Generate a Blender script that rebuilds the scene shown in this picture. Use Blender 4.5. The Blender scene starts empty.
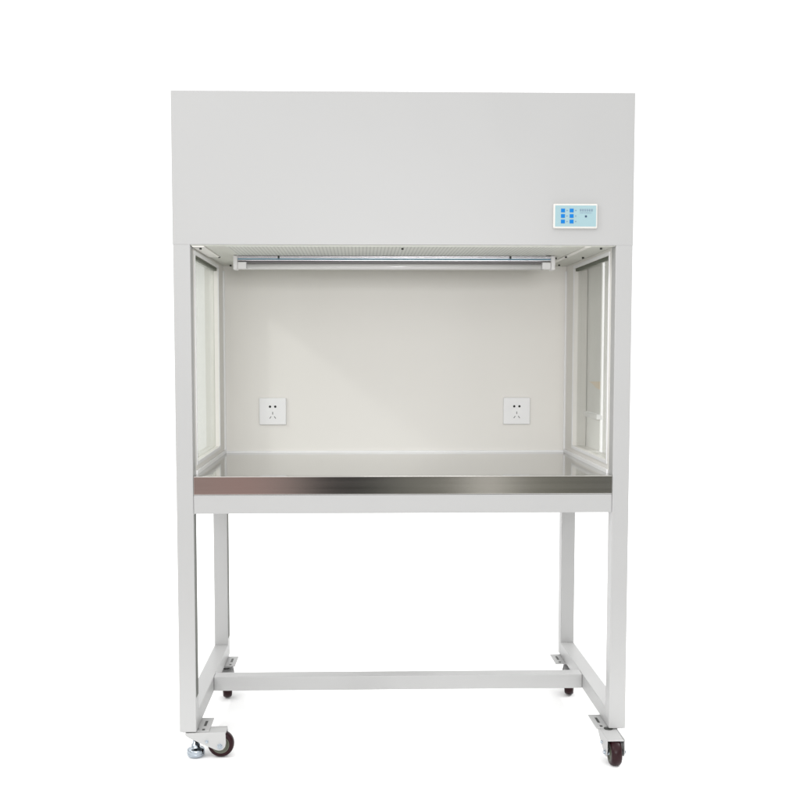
import bpy, bmesh, math
from mathutils import Vector, Matrix

S = bpy.context.scene
COL = S.collection
R = math.radians

# ------------------------------------------------------------------ materials
def mat(name, col, rough=.5, metal=0., spec=.5, var=0., scale=8., bump=0., bscale=200., coat=0., stretch=None, wave=0.):
    m = bpy.data.materials.new(name); m.use_nodes = True
    nt = m.node_tree; b = nt.nodes['Principled BSDF']
    b.inputs['Base Color'].default_value = (*col, 1)
    b.inputs['Roughness'].default_value = rough
    b.inputs['Metallic'].default_value = metal
    b.inputs['Specular IOR Level'].default_value = spec
    b.inputs['Coat Weight'].default_value = coat
    tc = nt.nodes.new('ShaderNodeTexCoord'); mp = nt.nodes.new('ShaderNodeMapping')
    nt.links.new(tc.outputs['Object'], mp.inputs['Vector'])
    if stretch: mp.inputs['Scale'].default_value = stretch
    if var:
        n = nt.nodes.new('ShaderNodeTexNoise'); n.inputs['Scale'].default_value = scale
        n.inputs['Detail'].default_value = 5
        nt.links.new(mp.outputs[0], n.inputs['Vector'])
        mr = nt.nodes.new('ShaderNodeMapRange')
        mr.inputs['To Min'].default_value = 1 - var; mr.inputs['To Max'].default_value = 1 + var
        nt.links.new(n.outputs['Fac'], mr.inputs['Value'])
        mx = nt.nodes.new('ShaderNodeVectorMath'); mx.operation = 'SCALE'
        mx.inputs[0].default_value = col
        nt.links.new(mr.outputs[0], mx.inputs['Scale'])
        nt.links.new(mx.outputs[0], b.inputs['Base Color'])
        mr2 = nt.nodes.new('ShaderNodeMapRange')
        mr2.inputs['To Min'].default_value = rough * .85; mr2.inputs['To Max'].default_value = min(1, rough * 1.15)
        nt.links.new(n.outputs['Fac'], mr2.inputs['Value'])
        nt.links.new(mr2.outputs[0], b.inputs['Roughness'])
    if bump:
        n2 = nt.nodes.new('ShaderNodeTexNoise'); n2.inputs['Scale'].default_value = bscale
        n2.inputs['Detail'].default_value = 3
        nt.links.new(mp.outputs[0], n2.inputs['Vector'])
        bp = nt.nodes.new('ShaderNodeBump'); bp.inputs['Strength'].default_value = bump
        bp.inputs['Distance'].default_value = .001
        nt.links.new(n2.outputs['Fac'], bp.inputs['Height'])
        nt.links.new(bp.outputs[0], b.inputs['Normal'])
        if wave:
            # sheet metal is never quite flat: long shallow ripples
            n3 = nt.nodes.new('ShaderNodeTexNoise'); n3.inputs['Scale'].default_value = 3.2; n3.inputs['Detail'].default_value = 1
            nt.links.new(mp.outputs[0], n3.inputs['Vector'])
            b2 = nt.nodes.new('ShaderNodeBump'); b2.inputs['Strength'].default_value = wave; b2.inputs['Distance'].default_value = .02
            nt.links.new(n3.outputs['Fac'], b2.inputs['Height']); nt.links.new(b2.outputs[0], bp.inputs['Normal'])
    return m

def glass_mat(name, tint, haze):
    """tinted pane: lets light straight through, mirrors more at a glancing angle, slightly hazy"""
    m = bpy.data.materials.new(name); m.use_nodes = True
    nt = m.node_tree; nt.nodes.clear()
    out = nt.nodes.new('ShaderNodeOutputMaterial')
    tr = nt.nodes.new('ShaderNodeBsdfTransparent'); tr.inputs[0].default_value = (*tint, 1)
    df = nt.nodes.new('ShaderNodeBsdfTranslucent'); df.inputs[0].default_value = (.72, .75, .70, 1)
    gl = nt.nodes.new('ShaderNodeBsdfGlossy'); gl.inputs['Roughness'].default_value = .03
    gl.inputs[0].default_value = (.9, .905, .895, 1)
    lw = nt.nodes.new('ShaderNodeLayerWeight'); lw.inputs[0].default_value = .5
    pw = nt.nodes.new('ShaderNodeMath'); pw.operation = 'POWER'; pw.inputs[1].default_value = 5
    nt.links.new(lw.outputs['Facing'], pw.inputs[0])
    fr = nt.nodes.new('ShaderNodeMapRange'); fr.inputs['To Min'].default_value = .04; fr.inputs['To Max'].default_value = .6
    nt.links.new(pw.outputs[0], fr.inputs['Value'])
    m1 = nt.nodes.new('ShaderNodeMixShader'); m1.inputs[0].default_value = haze
    m2 = nt.nodes.new('ShaderNodeMixShader')
    nt.links.new(tr.outputs[0], m1.inputs[1]); nt.links.new(df.outputs[0], m1.inputs[2])
    nt.links.new(fr.outputs[0], m2.inputs[0]); nt.links.new(m1.outputs[0], m2.inputs[1]); nt.links.new(gl.outputs[0], m2.inputs[2])
    nt.links.new(m2.outputs[0], out.inputs[0])
    return m

def perforated_mat(name, col):
    """sheet punched with a staggered grid of small dark holes"""
    m = mat(name, col, .45)
    nt = m.node_tree; b = nt.nodes['Principled BSDF']
    tc = nt.nodes.new('ShaderNodeTexCoord'); vo = nt.nodes.new('ShaderNodeTexVoronoi')
    vo.inputs['Scale'].default_value = 95; vo.inputs['Randomness'].default_value = 0
    nt.links.new(tc.outputs['Object'], vo.inputs['Vector'])
    rp = nt.nodes.new('ShaderNodeValToRGB')
    rp.color_ramp.elements[0].position = .30; rp.color_ramp.elements[0].color = (.17, .175, .155, 1)
    rp.color_ramp.elements[1].position = .36; rp.color_ramp.elements[1].color = (*col, 1)
    nt.links.new(vo.outputs['Distance'], rp.inputs[0]); nt.links.new(rp.outputs[0], b.inputs['Base Color'])
    return m

P = .376
M = {
 'paint': mat('grey_white_powder_coat', (P, P, P * .992), .40, var=.02, scale=2.2, bump=.05, bscale=900, wave=.22),
 'inner': mat('inner_white_paint', (.745, .728, .692), .40, var=.015, scale=2.5, bump=.04, bscale=700),
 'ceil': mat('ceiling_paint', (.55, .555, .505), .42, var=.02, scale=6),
 'perf': perforated_mat('perforated_sheet', (.56, .57, .53)),
 'steel': mat('polished_steel_top', (.47, .468, .45), .10, 1, var=.02, scale=4, bump=.012, bscale=60, stretch=(1, 12, 12)),
 'lip': mat('brushed_steel_edge', (.64, .625, .60), 0.11, 1, var=.12, scale=11, bump=.012, bscale=220, stretch=(.10, 1, 9)),
 'plastic': mat('white_plastic', (.80, .80, .805), .3, var=.01),
 'bezel': mat('ivory_plastic', (.60, .59, .56), .5, spec=.25),
 'membrane': mat('pale_blue_membrane', (.29, .42, .45), .55, spec=.2, var=.03, scale=40),
 'blue': mat('blue_key', (.005, .165, .50), .6, spec=.12),
 'ink': mat('grey_ink', (.14, .18, .28), .5),
 'led': mat('dark_led', (.03, .06, .11), .25),
 'lednub': mat('grey_led', (.12, .20, .30), .3),
 'black': mat('socket_black', (.004, .004, .004), .6),
 'slot': mat('socket_slot_grey', (.27, .27, .27), .6),
 'rubber': mat('dark_wine_polyurethane', (.016, .0022, .0038), .34, spec=.2, var=.35, scale=60),
 'hub': mat('olive_grey_nylon', (.10, .105, .08), .5, spec=.3),
 'chrome': mat('bright_zinc', (.36, .40, .44), .14, 1, var=.3, scale=70),
 'alu': mat('aluminium_reflector', (.56, .55, .57), .24, 1, var=.05, scale=12, stretch=(.2, 1, 1)),
 'sky_reflection': mat('painted_sky_reflection', (.20, .40, .52), .3),
 'tube': mat('unlit_milky_tube', (.60, .59, .585), .2, coat=.4),
 'cap': mat('white_lamp_holder', (.66, .65, .65), .35),
 'dark': mat('dark_screw', (.03, .032, .028), .4, .6),
 'leg_shade': mat('painted_leg_shade', (.075, .08, .066), .6),
 'gap_shade': mat('painted_gap_shade', (.055, .058, .045), .6),
 'rebate_shade': mat('painted_rebate_shade', (.11, .12, .09), .6),
 'tube_gap': mat('grey_tube_gap_shade', (.20, .185, .185), .4),
 'room_sheet': mat('grey_room_sheet', (.70, .70, .68), .7, var=.05, scale=7, stretch=(6, 6, .3)),
 'room_sheet2': mat('pale_room_sheet', (.94, .94, .92), .7, var=.05, scale=9, stretch=(8, 8, .2)),
 'tan': mat('tan_room_stand_in', (.74, .60, .42), .7),
 'floor': mat('white_floor', (.96, .96, .96), .9, spec=.1),
 'glass': glass_mat('tinted_glass', (.85, .857, .84), .15),
 'glass_clear': glass_mat('faintly_green_glass', (.975, .978, .972), .02),
}

# ------------------------------------------------------------------ helpers
def tmp_into(bm, t):
    me = bpy.data.meshes.new('t'); t.to_mesh(me); t.free(); bm.from_mesh(me); bpy.data.meshes.remove(me)

def box(bm, x0, x1, y0, y1, z0, z1, bev=.0015, seg=2, rot=None):
    t = bmesh.new(); bmesh.ops.create_cube(t, size=1)
    for v in t.verts:
        v.co = Vector(((x0 + x1) / 2 + v.co.x * (x1 - x0), (y0 + y1) / 2 + v.co.y * (y1 - y0), (z0 + z1) / 2 + v.co.z * (z1 - z0)))
    if bev: bmesh.ops.bevel(t, geom=t.edges[:], offset=bev, segments=seg, profile=.5, affect='EDGES')
    if rot:
        c, M3 = rot
        for v in t.verts: v.co = M3 @ (v.co - c) + c
    tmp_into(bm, t)

def cyl(bm, a, b, r, seg=32, r2=None, bev=0.):
    a, b = Vector(a), Vector(b); d = b - a
    t = bmesh.new(); bmesh.ops.create_cone(t, cap_ends=True, segments=seg, radius1=r, radius2=r if r2 is None else r2, depth=d.length)
    if bev: bmesh.ops.bevel(t, geom=[e for e in t.edges if len(e.link_faces) == 2 and any(len(f.verts) > 4 for f in e.link_faces)], offset=bev, segments=3, profile=.5, affect='EDGES')
    q = d.to_track_quat('Z', 'Y').to_matrix()
    for v in t.verts: v.co = q @ v.co + (a + b) / 2
    for f in t.faces: f.smooth = len(f.verts) == 4
    tmp_into(bm, t)

def lathe(bm, prof, seg=48, axis='Y', c=(0, 0, 0)):
    t = bmesh.new(); rings = []
    for r, h in prof:
        ring = []
        for k in range(seg):
            a = 2 * math.pi * k / seg; p, q = r * math.cos(a), r * math.sin(a)
            ring.append(t.verts.new(Vector((p, h, q) if axis == 'Y' else (p, q, h)) + Vector(c)))
        rings.append(ring)
    for i in range(len(rings) - 1):
        for k in range(seg):
            f = t.faces.new((rings[i][k], rings[i][(k + 1) % seg], rings[i + 1][(k + 1) % seg], rings[i + 1][k])); f.smooth = True
    bmesh.ops.recalc_face_normals(t, faces=t.faces[:]); tmp_into(bm, t)

def prism(bm, pts, y0, y1, bev=.001):
    """outline in x,z pulled along y"""
    t = bmesh.new()
    a = [t.verts.new((x, y0, z)) for x, z in pts]; b = [t.verts.new((x, y1, z)) for x, z in pts]
    n = len(pts); t.faces.new(a); t.faces.new(b[::-1])
    for i in range(n): t.faces.new((a[i], b[i], b[(i + 1) % n], a[(i + 1) % n]))
    bmesh.ops.recalc_face_normals(t, faces=t.faces[:])
    if bev: bmesh.ops.bevel(t, geom=t.edges[:], offset=bev, segments=2, profile=.5, affect='EDGES')
    tmp_into(bm, t)

def part(name, build, m, parent, label=None):
    bm = bmesh.new(); build(bm)
    me = bpy.data.meshes.new(name); bm.to_mesh(me); bm.free(); me.materials.append(m)
    o = bpy.data.objects.new(name, me); COL.objects.link(o)
    if parent: o.parent = parent
    if label: o['label'] = label
    return o

def ring_frame(bm, x0, x1, ya, yb, za, zb, w, bev=.0015):
    """rectangular frame in the y,z plane: butted bars round the opening ya..yb, za..zb"""
    box(bm, x0, x1, ya - w, yb + w, zb, zb + w, bev)
    box(bm, x0, x1, ya - w, yb + w, za - w, za, bev)
    box(bm, x0, x1, ya - w, ya, za, zb, bev)
    box(bm, x0, x1, yb, yb + w, za, zb, bev)

# ------------------------------------------------------------------ dimensions (metres)
W, T = .65, .0484            # half width, tube width
WI = W - T
ZT, ZO, ZS, ZSB, ZR = 1.932, 1.507, .851, .797, .743
ZL, ZB, ZF = .105, .153, .0232
D, DR = .7023, .7375
DE = DR + T

# ------------------------------------------------------------------ setting
def floor_build(bm):
    n = 40
    vs = [[bm.verts.new((-9 + 18 * i / n, -.75 + 12.15 * j / n, ZF - .0008 - .0345 * (-.75 + 12.15 * j / n - .02))) for j in range(n + 1)] for i in range(n + 1)]
    for i in range(n):
        for j in range(n): bm.faces.new((vs[i][j], vs[i + 1][j], vs[i + 1][j + 1], vs[i][j + 1]))
fl = part('floor', floor_build, M['floor'], None); fl['kind'] = 'structure'; fl['label'] = 'plain white studio floor under the bench'

# ------------------------------------------------------------------ the bench
bench = bpy.data.objects.new('clean_bench', None); COL.objects.link(bench)
bench['label'] = 'grey white laminar flow clean bench with open front, steel worktop and casters'
bench['category'] = 'clean bench'

# hood
def hood(bm):
    box(bm, -W - .0006, W + .0006, -.0007, DE + .002, ZO, ZT, .0012, 3)
part('hood', hood, M['paint'], bench)

# legs
def leg(x0, x1, y0, y1, z1):
    def f(bm): box(bm, x0, x1, y0, y1, ZL, z1, .0022, 3)
    return f
for sx in (-1, 1):
    a, b = sorted((sx * W, sx * WI))
    for y0, zl in ((0, .205), (DR, .175)):
        lg = part('leg', leg(a, b, y0, y0 + T, ZO + .004), M['paint'], bench)
        if sx < 0:
            part('leg_shade_strip', lambda bm: box(bm, -WI - .001, -WI + .0006, y0 + .006, y0 + T - .004, zl, ZR - .003, 0), M['leg_shade'], lg)  # flat dark strip; the shadow inside a guessed open profile is painted on
G = .0005
part('front_rail', lambda bm: box(bm, -WI + G, WI - G, .0006, T, ZR, ZSB, .0022, 3), M['paint'], bench)
part('rear_rail', lambda bm: box(bm, -WI + G, WI - G, DR, DE, ZR, ZSB - .001, .002), M['paint'], bench)
for sx in (-1, 1):
    a, b = sorted((sx * W, sx * WI))
    part('side_rail', lambda bm: box(bm, a, b, T + G, DR - G, ZR, ZSB, .002), M['paint'], bench)
    part('side_brace', lambda bm: box(bm, a, b, T + G, DR - G, ZL, ZB, .002, 3), M['paint'], bench)
part('cross_brace', lambda bm: box(bm, -WI + G, WI - G, .366, .414, ZL + .0005, ZB - .0005, .002, 3), M['paint'], bench)

# worktop
def top_build(bm):
    # sheet with a softly rolled front edge
    x0, x1, yb = -WI + .001, WI - .001, D - .001
    prof = [(.0032 + .03 * k / 12, ZS - .0008 * (1 - k / 12) ** 2) for k in range(13)] + [(.20, ZS), (.45, ZS), (yb, ZS)]
    t = bmesh.new()
    L = [t.verts.new((x0, y, z)) for y, z in prof]; Q = [t.verts.new((x1, y, z)) for y, z in prof]
    for i in range(len(prof) - 1):
        f = t.faces.new((L[i], Q[i], Q[i + 1], L[i + 1])); f.smooth = True
    a0, a1 = t.verts.new((x0, .0032, ZSB + .0012)), t.verts.new((x1, .0032, ZSB + .0012))
    b0, b1 = t.verts.new((x0, yb, ZSB + .0012)), t.verts.new((x1, yb, ZSB + .0012))
    t.faces.new((a0, a1, Q[0], L[0])); t.faces.new((b1, b0, L[-1], Q[-1])); t.faces.new((a1, a0, b0, b1))
    t.faces.new([a0] + L + [b0]); t.faces.new([a1] + Q + [b1])
    bmesh.ops.recalc_face_normals(t, faces=t.faces[:]); bmesh.ops.split_edges(t, edges=[e for e in t.edges if len(e.link_faces) == 2 and e.calc_face_angle() > .5])
    tmp_into(bm, t)
ws = part('work_surface', top_build, M['steel'], bench)
part('front_lip', lambda bm: box(bm, -WI + .001, WI - .001, -.0012, .003, ZSB + .0012, ZS - .0010, .0010), M['lip'], ws)

# back panel with its beads
bp_ = part('back_panel', lambda bm: box(bm, -W + .002, W - .002, D, DR - .001, ZSB, ZO - .001, .001), M['inner'], bench)
def beads(bm):
    box(bm, -WI + .004, WI - .004, D - .006, D + .001, ZS - .0015, ZS + .0065, .0012)
    for sx in (-1, 1):
        a, b = sorted((sx * (WI + .0010), sx * (WI - .006)))
        box(bm, a, b, D - .0065, D + .001, ZS + .0073, ZO - .02, .0014)
part('corner_bead', beads, M['plastic'], bp_)

# side panels and windows
YA, YB, ZA, ZB2 = .075, .567, .886, 1.487
for sx in (-1, 1):
    def side(bm, sx=sx):
        a, b = sorted((sx * (WI + .0002), sx * (W - .004)))
        box(bm, a, b, T + G, YA, ZS - .05, ZO - .001, .0006)
        box(bm, a, b, YB, D - .0005, ZS - .05, ZO - .001, .0006)
        box(bm, a, b, YA, YB, ZS - .05, ZA, .0006)
        box(bm, a, b, YA, YB, ZB2, ZO - .001, .0006)
    sp = part('side_panel', side, M['inner'], bench)
    def trim(bm, sx=sx):
        a, b = sorted((sx * (WI - .0028), sx * WI))
        ring_frame(bm, a, b, YA + .001, YB - .001, ZA + .001, ZB2 - .001, .011, .0012)
        a, b = sorted((sx * (WI - .006), sx * WI))
        box(bm, a, b, T + .002, D - .006, ZS - .0015, ZS + .0115, .0018)
    part('window_trim', trim, M['plastic'], sp)
    xg = sx * (WI + .013)
    a, b = sorted((xg, xg + sx * .004))
    part('window_pane', lambda bm: box(bm, a, b, YA + .0005, YB - .0005, ZA + .0005, ZB2 - .0005, 0), M['glass'] if sx < 0 else M['glass_clear'], sp)
    def rebate(bm, sx=sx):
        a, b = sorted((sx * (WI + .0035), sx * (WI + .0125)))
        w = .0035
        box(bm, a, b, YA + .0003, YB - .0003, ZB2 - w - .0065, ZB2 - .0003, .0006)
    part('rebate_shade', rebate, M['rebate_shade'], sp)  # dark strip painted in for the shadowed underside of the top rebate
    if sx > 0:
        # added in place of the room beyond the right pane: grey sheet, pale strips, a white bar and a tan corner
        def sh(bm): box(bm, W - .001, W + .003, .372, .66, 1.003, ZB2 + .01, .001)
        part('room_sheet', sh, M['room_sheet'], sp, 'grey sheet standing in for the room behind the right window')
        def st(bm):
            y = .056; i = 0
            while y < .34:
                wd = (.034, .016, .024)[i % 3]
                box(bm, W - .001 + .0012 * (i % 2), W + .003 + .0012 * (i % 2), y, min(y + wd, .369), ZA - .02, ZB2 + .012, .0025); y += wd + .003; i += 1
        part('room_strips', st, M['room_sheet2'], sp)
        part('room_lower_sheet', lambda bm: box(bm, W - .001, W + .003, .372, .66, ZA - .02, .986, .001), M['room_sheet2'], sp)
        part('room_bar', lambda bm: box(bm, W - .012, W + .006, .369, .66, .987, 1.002, .0015), M['plastic'], sp)
        def tb(bm):
            t = bmesh.new()
            pts = [(.374, 1.110), (.374, 1.084), (.43, 1.088), (.47, 1.098), (.53, 1.106)]
            A = [t.verts.new((W - .0025, y, z)) for y, z in pts]; B = [t.verts.new((W - .0013, y, z)) for y, z in pts]
            t.faces.new(A); t.faces.new(B[::-1])
            for i in range(5): t.faces.new((A[i], B[i], B[(i + 1) % 5], A[(i + 1) % 5]))
            bmesh.ops.recalc_face_normals(t, faces=t.faces[:]); tmp_into(bm, t)
        part('room_tan_corner', tb, M['tan'], sp)

# ceiling of the work space
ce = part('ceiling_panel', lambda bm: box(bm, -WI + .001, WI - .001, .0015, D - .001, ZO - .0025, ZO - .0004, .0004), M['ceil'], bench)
part('air_diffuser', lambda bm: box(bm, -.503, .452, .004, .285, ZO - .0045, ZO - .0026, .0006), M['perf'], ce)
part('ceiling_strip', lambda bm: box(bm, -WI + .004, -.563, .003, .33, ZO - .0060, ZO - .0028, .001), M['inner'], ce)
part('ceiling_strip', lambda bm: box(bm, .515, .531, .003, .62, ZO - .0045, ZO - .0028, .0006), M['inner'], ce)
for x, y, dz in ((-.578, .035, .0062), (-.566, .338, .003), (-.569, .655, .003), (.498, .36, .003), (.559, .62, .003), (.581, .34, .003), (.5698, .045, .003), (-.0034, .028, .0063), (.515, .28, .0062), (.46, .50, .003), (-.30, .60, .003)):
    def sc(bm): cyl(bm, (x, y, ZO - dz - .0045), (x, y, ZO - dz + .0003), .0036, 14, bev=.001)
    part('screw', sc, M['dark'], ce)

# strip lamp
LX0, LX1 = -.516, .483
lamp = part('strip_lamp', lambda bm: box(bm, LX0 + .008, LX1 - .008, .318, .392, 1.480, 1.5035, .003, 3), M['alu'], bench)
A0, A1 = LX0 + .009, LX1 - .009
def refl(bm):
    # stepped pressed face of the lamp body
    box(bm, A0, A1, .2885, .3175, 1.4990, 1.5024, .0010)
    box(bm, A0, A1, .2905, .3175, 1.4948, 1.4986, .0010)
    box(bm, A0, A1, .2900, .3175, 1.4868, 1.4908, .0012)
part('reflector', refl, M['alu'], lamp)
part('sky_reflection_strip', lambda bm: box(bm, A0, A1, .2925, .3174, 1.4910, 1.4946, .0008), M['sky_reflection'], lamp)  # reflection of sky on the lamp body, painted as a blue strip
part('gap_shade_strip', lambda bm: box(bm, A0 - .006, A1 + .006, .2870, .3174, 1.5026, 1.5043, 0), M['gap_shade'], lamp)  # dark strip painted in for the shadow line above the lamp
part('tube_gap_shade', lambda bm: box(bm, A0, A1, .300, .3172, 1.4796, 1.4866, .0008), M['tube_gap'], lamp)  # darker strip painted in for the shadow over the tube
for sx, x in ((1, LX0), (-1, LX1)):
    a, b = sorted((x, x + sx * .0135))
    part('end_cap', lambda bm: box(bm, a, b, .2835, .330, 1.4600, 1.5036, .002, 3), M['cap'], lamp)
    a, b = sorted((x + sx * .0140, x + sx * .041))
    part('tube_holder', lambda bm: box(bm, a, b, .282, .309, 1.4615, 1.4835, .002, 3), M['cap'], lamp)
    xc = x + sx * .140
    part('clip', lambda bm: box(bm, xc - .0025, xc + .0028, .2845, .2884, 1.4940, 1.5042, .0006), M['dark'], lamp)
part('tube', lambda bm: cyl(bm, (LX0 + .035, .296, 1.4698), (LX1 - .035, .296, 1.4698), .0095, 32), M['tube'], lamp)

# socket outlets
for cx in (-.4315, .4283):
    cz = .9975
    so = part('socket_outlet', lambda bm: box(bm, cx - .0475, cx + .0475, D - .010, D - .0003, cz - .0475, cz + .0475, .003, 3), M['plastic'], bench)
    yf = D - .0101
    for dx in (-.0092, .0092):
        part('pin_hole', lambda bm: cyl(bm, (cx + dx, yf - .0002, cz + .0165), (cx + dx, yf + .001, cz + .0165), .0042, 20), M['black'], so)
    for dx, dz, an in ((0, -.0065, 0), (-.0080, -.0215, 35), (.0080, -.0215, -35)):
        c = Vector((cx + dx, yf, cz + dz))
        part('pin_slot', lambda bm: box(bm, c.x - .0016, c.x + .0016, yf - .0002, yf + .001, c.z - .0046, c.z + .0046, 0, rot=(c, Matrix.Rotation(R(an), 3, 'Y'))), M['slot'], so)

# control panel
PX0, PX1, PZ0, PZ1 = .4213, .5466, 1.5535, 1.6225
yf = -.0007
cp = part('control_panel', lambda bm: box(bm, PX0, PX1, yf - .0075, yf + .001, PZ0, PZ1, .0028, 3), M['bezel'], bench)
part('membrane', lambda bm: box(bm, .4262, .5424, yf - .0079, yf - .006, 1.5588, 1.6176, 0), M['membrane'], cp)
for i, x in enumerate((.4482, .4727)):
    for z in (1.6035, 1.5882, 1.5727):
        part('button', lambda bm: box(bm, x - .0056, x + .0056, yf - .0088, yf - .0075, z - .0052, z + .0052, .0004), M['blue'], cp)
        part('indicator_light', lambda bm: cyl(bm, (x + .0117, yf - .0085, z), (x + .0117, yf - .0078, z), .0017, 14), M['lednub'], cp)
part('sensor_window', lambda bm: cyl(bm, (.5133, yf - .0086, 1.5872), (.5133, yf - .0078, 1.5872), .0031, 20), M['led'], cp)
def prt(bm):
    # two rows of printing, too small in the photograph to be read: only the strokes' rhythm
    x = .4955
    for k in range(6):
        w = .0052
        for (a, b, c, d) in ((0, w, .0018, .0026), (0, w, -.0006, .0002), (.0004, w - .0006, -.0030, -.0022), (w * .45, w * .6, -.0034, .0034)):
            box(bm, x + a, x + b, yf - .0082, yf - .00785, 1.6045 + c, 1.6045 + d, 0)
        x += .0064
    x = .4965
    for k in range(11):
        w = .0024 if k % 3 else .0018
        box(bm, x, x + .0007, yf - .0082, yf - .00785, 1.5955, 1.5985, 0)
        if k % 2: box(bm, x + .0008, x + w, yf - .0082, yf - .00785, 1.5968, 1.5974, 0)
        x += .0032
part('printing', prt, M['ink'], cp)

# ------------------------------------------------------------------ casters
WR = .0385
def profile(u0=0):
    return [(-.012, .1015), (.104, .1035), (.1055, .072), (.103, .060), (.096, .051), (.086, .0485), (.076, .0505), (.000, .086), (-.012, .094)]
def make_caster():
    e = bpy.data.objects.new('caster', None); COL.objects.link(e)
    def fork(bm):
        pts = profile()
        prism(bm, pts, -.0265, -.0235); prism(bm, pts, .0235, .0265)
        box(bm, -.012, .105, -.0232, .0232, .0982, .1017, .001)
    part('fork', fork, M['paint'], e)
    r = WR; w = .015; cz = ZF + WR - .0002
    def tyre(bm):
        lathe(bm, [(r * .66, -w), (r * .84, -w), (r * .93, -w * .82), (r * .985, -w * .45), (r, 0), (r * .985, w * .45), (r * .93, w * .82), (r * .84, w), (r * .66, w), (r * .66, -w)], c=(.088, 0, cz))
    part('tyre', tyre, M['rubber'], e)
    def hub(bm):
        lathe(bm, [(.004, -.0165), (.010, -.0165), (.011, -.013), (r * .56, -.012), (r * .60, -.0155), (r * .66, -.0152), (r * .66, .0152), (r * .60, .0155), (r * .56, .012), (.011, .013), (.010, .0165), (.004, .0165)], c=(.088, 0, cz))
    part('hub', hub, M['hub'], e)
    def bolt(bm):
        cyl(bm, (.088, -.0310, cz), (.088, .0310, cz), .0062, 6); cyl(bm, (.088, -.0335, cz), (.088, .0335, cz), .0036, 16, bev=.001)
        cyl(bm, (.088, -.0278, cz), (.088, .0278, cz), .0082, 24)
    part('axle_bolt', bolt, M['chrome'], e)
    def bolt2(bm): cyl(bm, (.050, -.0300, .0765), (.050, .0300, .0765), .0048, 6); cyl(bm, (.050, -.0325, .0765), (.050, .0325, .0765), .0028, 14, bev=.0008)
    part('brake_bolt', bolt2, M['chrome'], e)
    def stem(bm): cyl(bm, (.012, 0, .094), (.012, 0, .1044), .013, 24)
    part('swivel_stem', stem, M['dark'], e)
    return e
def copy_caster(src):
    c = src.copy(); COL.objects.link(c)
    for ch in src.children:
        k = ch.copy(); COL.objects.link(k); k.parent = c
    return c
def plate(e_parent, x0, x1, y0, y1, inner):
    """flat mounting plate with two bolt slots, sitting under the frame"""
    def f(bm): box(bm, x0, x1, y0, y1, ZL - .0046, ZL - .0006, .0012)
    pl = part('mounting_plate', f, M['paint'], bench)
    for yy, hl in ((y0 + .062, .021), (y0 + .012, .006)):
        part('plate_slot', lambda bm: box(bm, inner - .0038, inner + .0038, yy - hl, yy + hl, ZL - .0008, ZL - .0002, 0), M['dark'], pl)
    return pl
spots = [(-.622, .0275, 0, 0), (.602, .020, -90, 0), (-.605, .698, -80, -.0195), (.632, .697, -105, -.0195)]
proto = make_caster()
for i, (x, y, a, dz) in enumerate(spots):
    c = proto if i == 0 else copy_caster(proto)
    c.parent = bench; c.location = (x, y, dz); c.rotation_euler.z = R(a)
    sx = -1 if x < 0 else 1
    xin = sx * .5665
    x0, x1 = sorted((xin, sx * .645))
    y0, y1 = (.010, .122) if y < .4 else (.645, .757)
    if dz: part('spacer', lambda bm: cyl(bm, (x, y, .083), (x, y, ZL - .0046), .021, 32, bev=.001), M['paint'], bench)
    plate(c, x0, x1, y0, y1, sx * .584)

# chrome levelling foot by the front left caster
def foot(bm):
    lathe(bm, [(.0001, .0262), (.0225, .0262), (.0250, .0280), (.0257, .0305), (.0257, .0425), (.0250, .0450), (.0235, .0468), (.0190, .0485), (.0140, .0500), (.0125, .0520), (.0120, .0600), (.0085, .0610), (.0085, .1000), (.0001, .1000)], axis='Z', c=(-.608, .028, 0))
    lathe(bm, [(.0256, .0335), (.0264, .0345), (.0264, .0352), (.0256, .0362)], 48, 'Z', (-.608, .028, 0))
part('levelling_foot', foot, M['chrome'], bench)

# ------------------------------------------------------------------ light
w = bpy.data.worlds.new('World'); S.world = w; w.use_nodes = True
nt = w.node_tree; bg = nt.nodes['Background']
tc = nt.nodes.new('ShaderNodeTexCoord'); sep = nt.nodes.new('ShaderNodeSeparateXYZ')
nt.links.new(tc.outputs['Generated'], sep.inputs[0])
def mth(op, a, b=None, clamp=False):
    n = nt.nodes.new('ShaderNodeMath'); n.operation = op; n.use_clamp = clamp
    for k, v in enumerate((a, b)):
        if v is None: continue
        if isinstance(v, (int, float)): n.inputs[k].default_value = v
        else: nt.links.new(v, n.inputs[k])
    return n.outputs[0]
ny = mth('MAXIMUM', mth('MULTIPLY', sep.outputs['Y'], -1), .001)
taz = mth('DIVIDE', sep.outputs['X'], ny); tel = mth('DIVIDE', sep.outputs['Z'], ny)
def smooth(v, a, b):
    n = nt.nodes.new('ShaderNodeMapRange'); n.interpolation_type = 'SMOOTHSTEP'
    n.inputs['From Min'].default_value = a; n.inputs['From Max'].default_value = b
    nt.links.new(v, n.inputs['Value']); return n.outputs[0]
mask = mth('MULTIPLY', smooth(mth('ABSOLUTE', taz), .55, .38), mth('MULTIPLY', smooth(tel, -.75, -.5), smooth(tel, .22, .12)))
ramp = nt.nodes.new('ShaderNodeValToRGB')
cr = ramp.color_ramp
stops = [(-.30, (.30, .26, .24)), (-.16, (.40, .30, .28)), (-.11, (.44, .29, .27)), (-.075, (.40, .31, .29)), (-.05, (.16, .15, .14)), (-.035, (.012, .013, .015)), (.012, (.02, .021, .02)), (.035, (.17, .17, .15)), (.095, (.20, .195, .165)), (.122, (.92, .90, .84)), (.155, (.24, .235, .20)), (.24, (.15, .15, .13)), (.30, (.25, .25, .25))]
while len(cr.elements) < len(stops): cr.elements.new(.5)
for e, (p, c) in zip(cr.elements, stops):
    e.position = (p + .3) / .6; e.color = (*c, 1)
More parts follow.
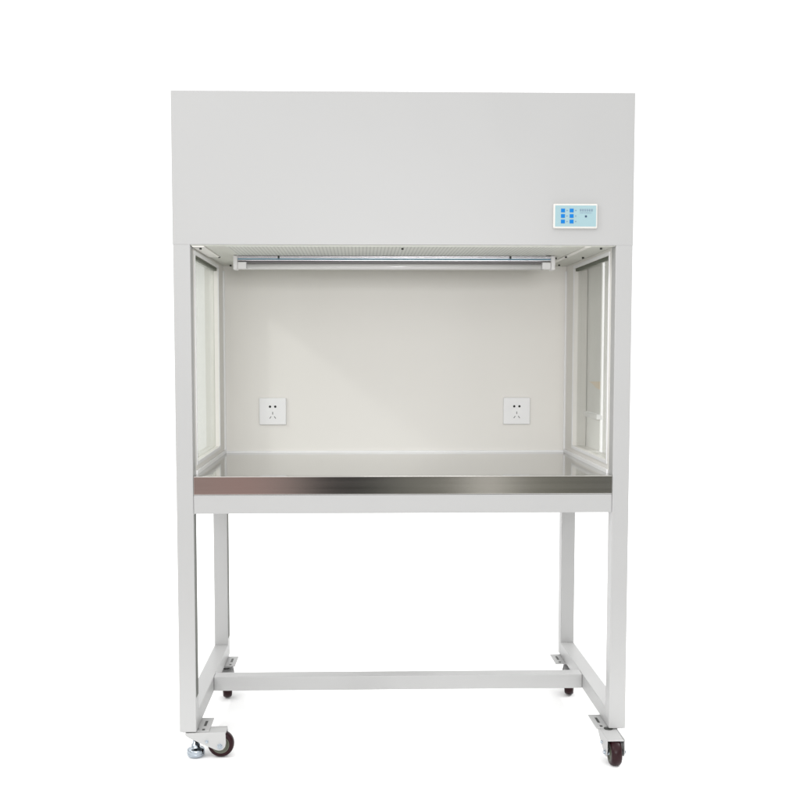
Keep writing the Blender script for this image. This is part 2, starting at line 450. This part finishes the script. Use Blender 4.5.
mr = nt.nodes.new('ShaderNodeMapRange'); mr.inputs['From Min'].default_value = -.3; mr.inputs['From Max'].default_value = .3
nt.links.new(taz, mr.inputs['Value']); nt.links.new(mr.outputs[0], ramp.inputs[0])
mix = nt.nodes.new('ShaderNodeMix'); mix.data_type = 'RGBA'
WS = 1.28
def mixc(f, a, b):
    n = nt.nodes.new('ShaderNodeMix'); n.data_type = 'RGBA'; nt.links.new(f, n.inputs['Factor'])
    for k, v in (('A', a), ('B', b)):
        if isinstance(v, tuple): n.inputs[k].default_value = v
        else: nt.links.new(v, n.inputs[k])
    return n.outputs['Result']
base = mixc(smooth(sep.outputs['X'], .55, .8), (WS, WS, WS, 1), (.60, .605, .59, 1))
base = mixc(smooth(mth('MULTIPLY', sep.outputs['X'], -1), .55, .8), base, (1.0, 1.0, 1.0, 1))
base = mixc(smooth(sep.outputs['Z'], .38, .62), base, (2.0, 2.0, 2.0, 1))
nt.links.new(base, mix.inputs['A'])
nt.links.new(mask, mix.inputs['Factor']); nt.links.new(ramp.outputs[0], mix.inputs['B'])
nt.links.new(mix.outputs['Result'], bg.inputs['Color']); bg.inputs['Strength'].default_value = 1

def area(name, loc, tgt, size, energy, col=(1, 1, 1)):
    l = bpy.data.lights.new(name, 'AREA'); l.size = size; l.energy = energy; l.color = col
    o = bpy.data.objects.new(name, l); COL.objects.link(o); o.location = loc
    o.rotation_euler = (Vector(tgt) - Vector(loc)).to_track_quat('-Z', 'Y').to_euler()
area('key_softbox', (-1.3, -4.6, 2.2), (0, .1, 1.3), 1.8, 26)
area('added_fill', (.35, -4.8, 1.55), (0, .1, 1.3), .9, 66)  # unseen fill, added to brighten the back wall below the hood
area('side_lamp', (-3.2, -1.7, 3.5), (0, .5, 1.1), .22, 42)
area('side_lamp', (3.3, .35, 3.6), (0, .4, .9), .35, 60)

# ------------------------------------------------------------------ camera
cam = bpy.data.cameras.new('camera'); co = bpy.data.objects.new('camera', cam); COL.objects.link(co)
yaw, pitch, roll = .0237, .0672, -.0003
fw = Vector((math.sin(yaw) * math.cos(pitch), math.cos(yaw) * math.cos(pitch), -math.sin(pitch)))
rt = Vector((math.cos(yaw), -math.sin(yaw), 0)); up = rt.cross(fw)
r2 = rt * math.cos(roll) + up * math.sin(roll); u2 = -rt * math.sin(roll) + up * math.cos(roll)
m = Matrix((r2, u2, -fw)).transposed().to_4x4(); m.translation = Vector((-.1263, -2.9677, 1.2058))
co.matrix_world = m
cam.sensor_width = 36; cam.lens = 1041.8885 / 800 * 36
cam.shift_x = (400 - 384.2864) / 800; cam.shift_y = (421.9836 - 400) / 800
cam.clip_end = 200; cam.clip_start = .05
S.camera = co

S.view_settings.view_transform = 'Standard'; S.view_settings.look = 'None'
S.view_settings.exposure = 0; S.view_settings.gamma = 1
S.cycles.use_denoising = True
S.cycles.max_bounces = 10; S.cycles.transparent_max_bounces = 12
S.cycles.sample_clamp_indirect = 6
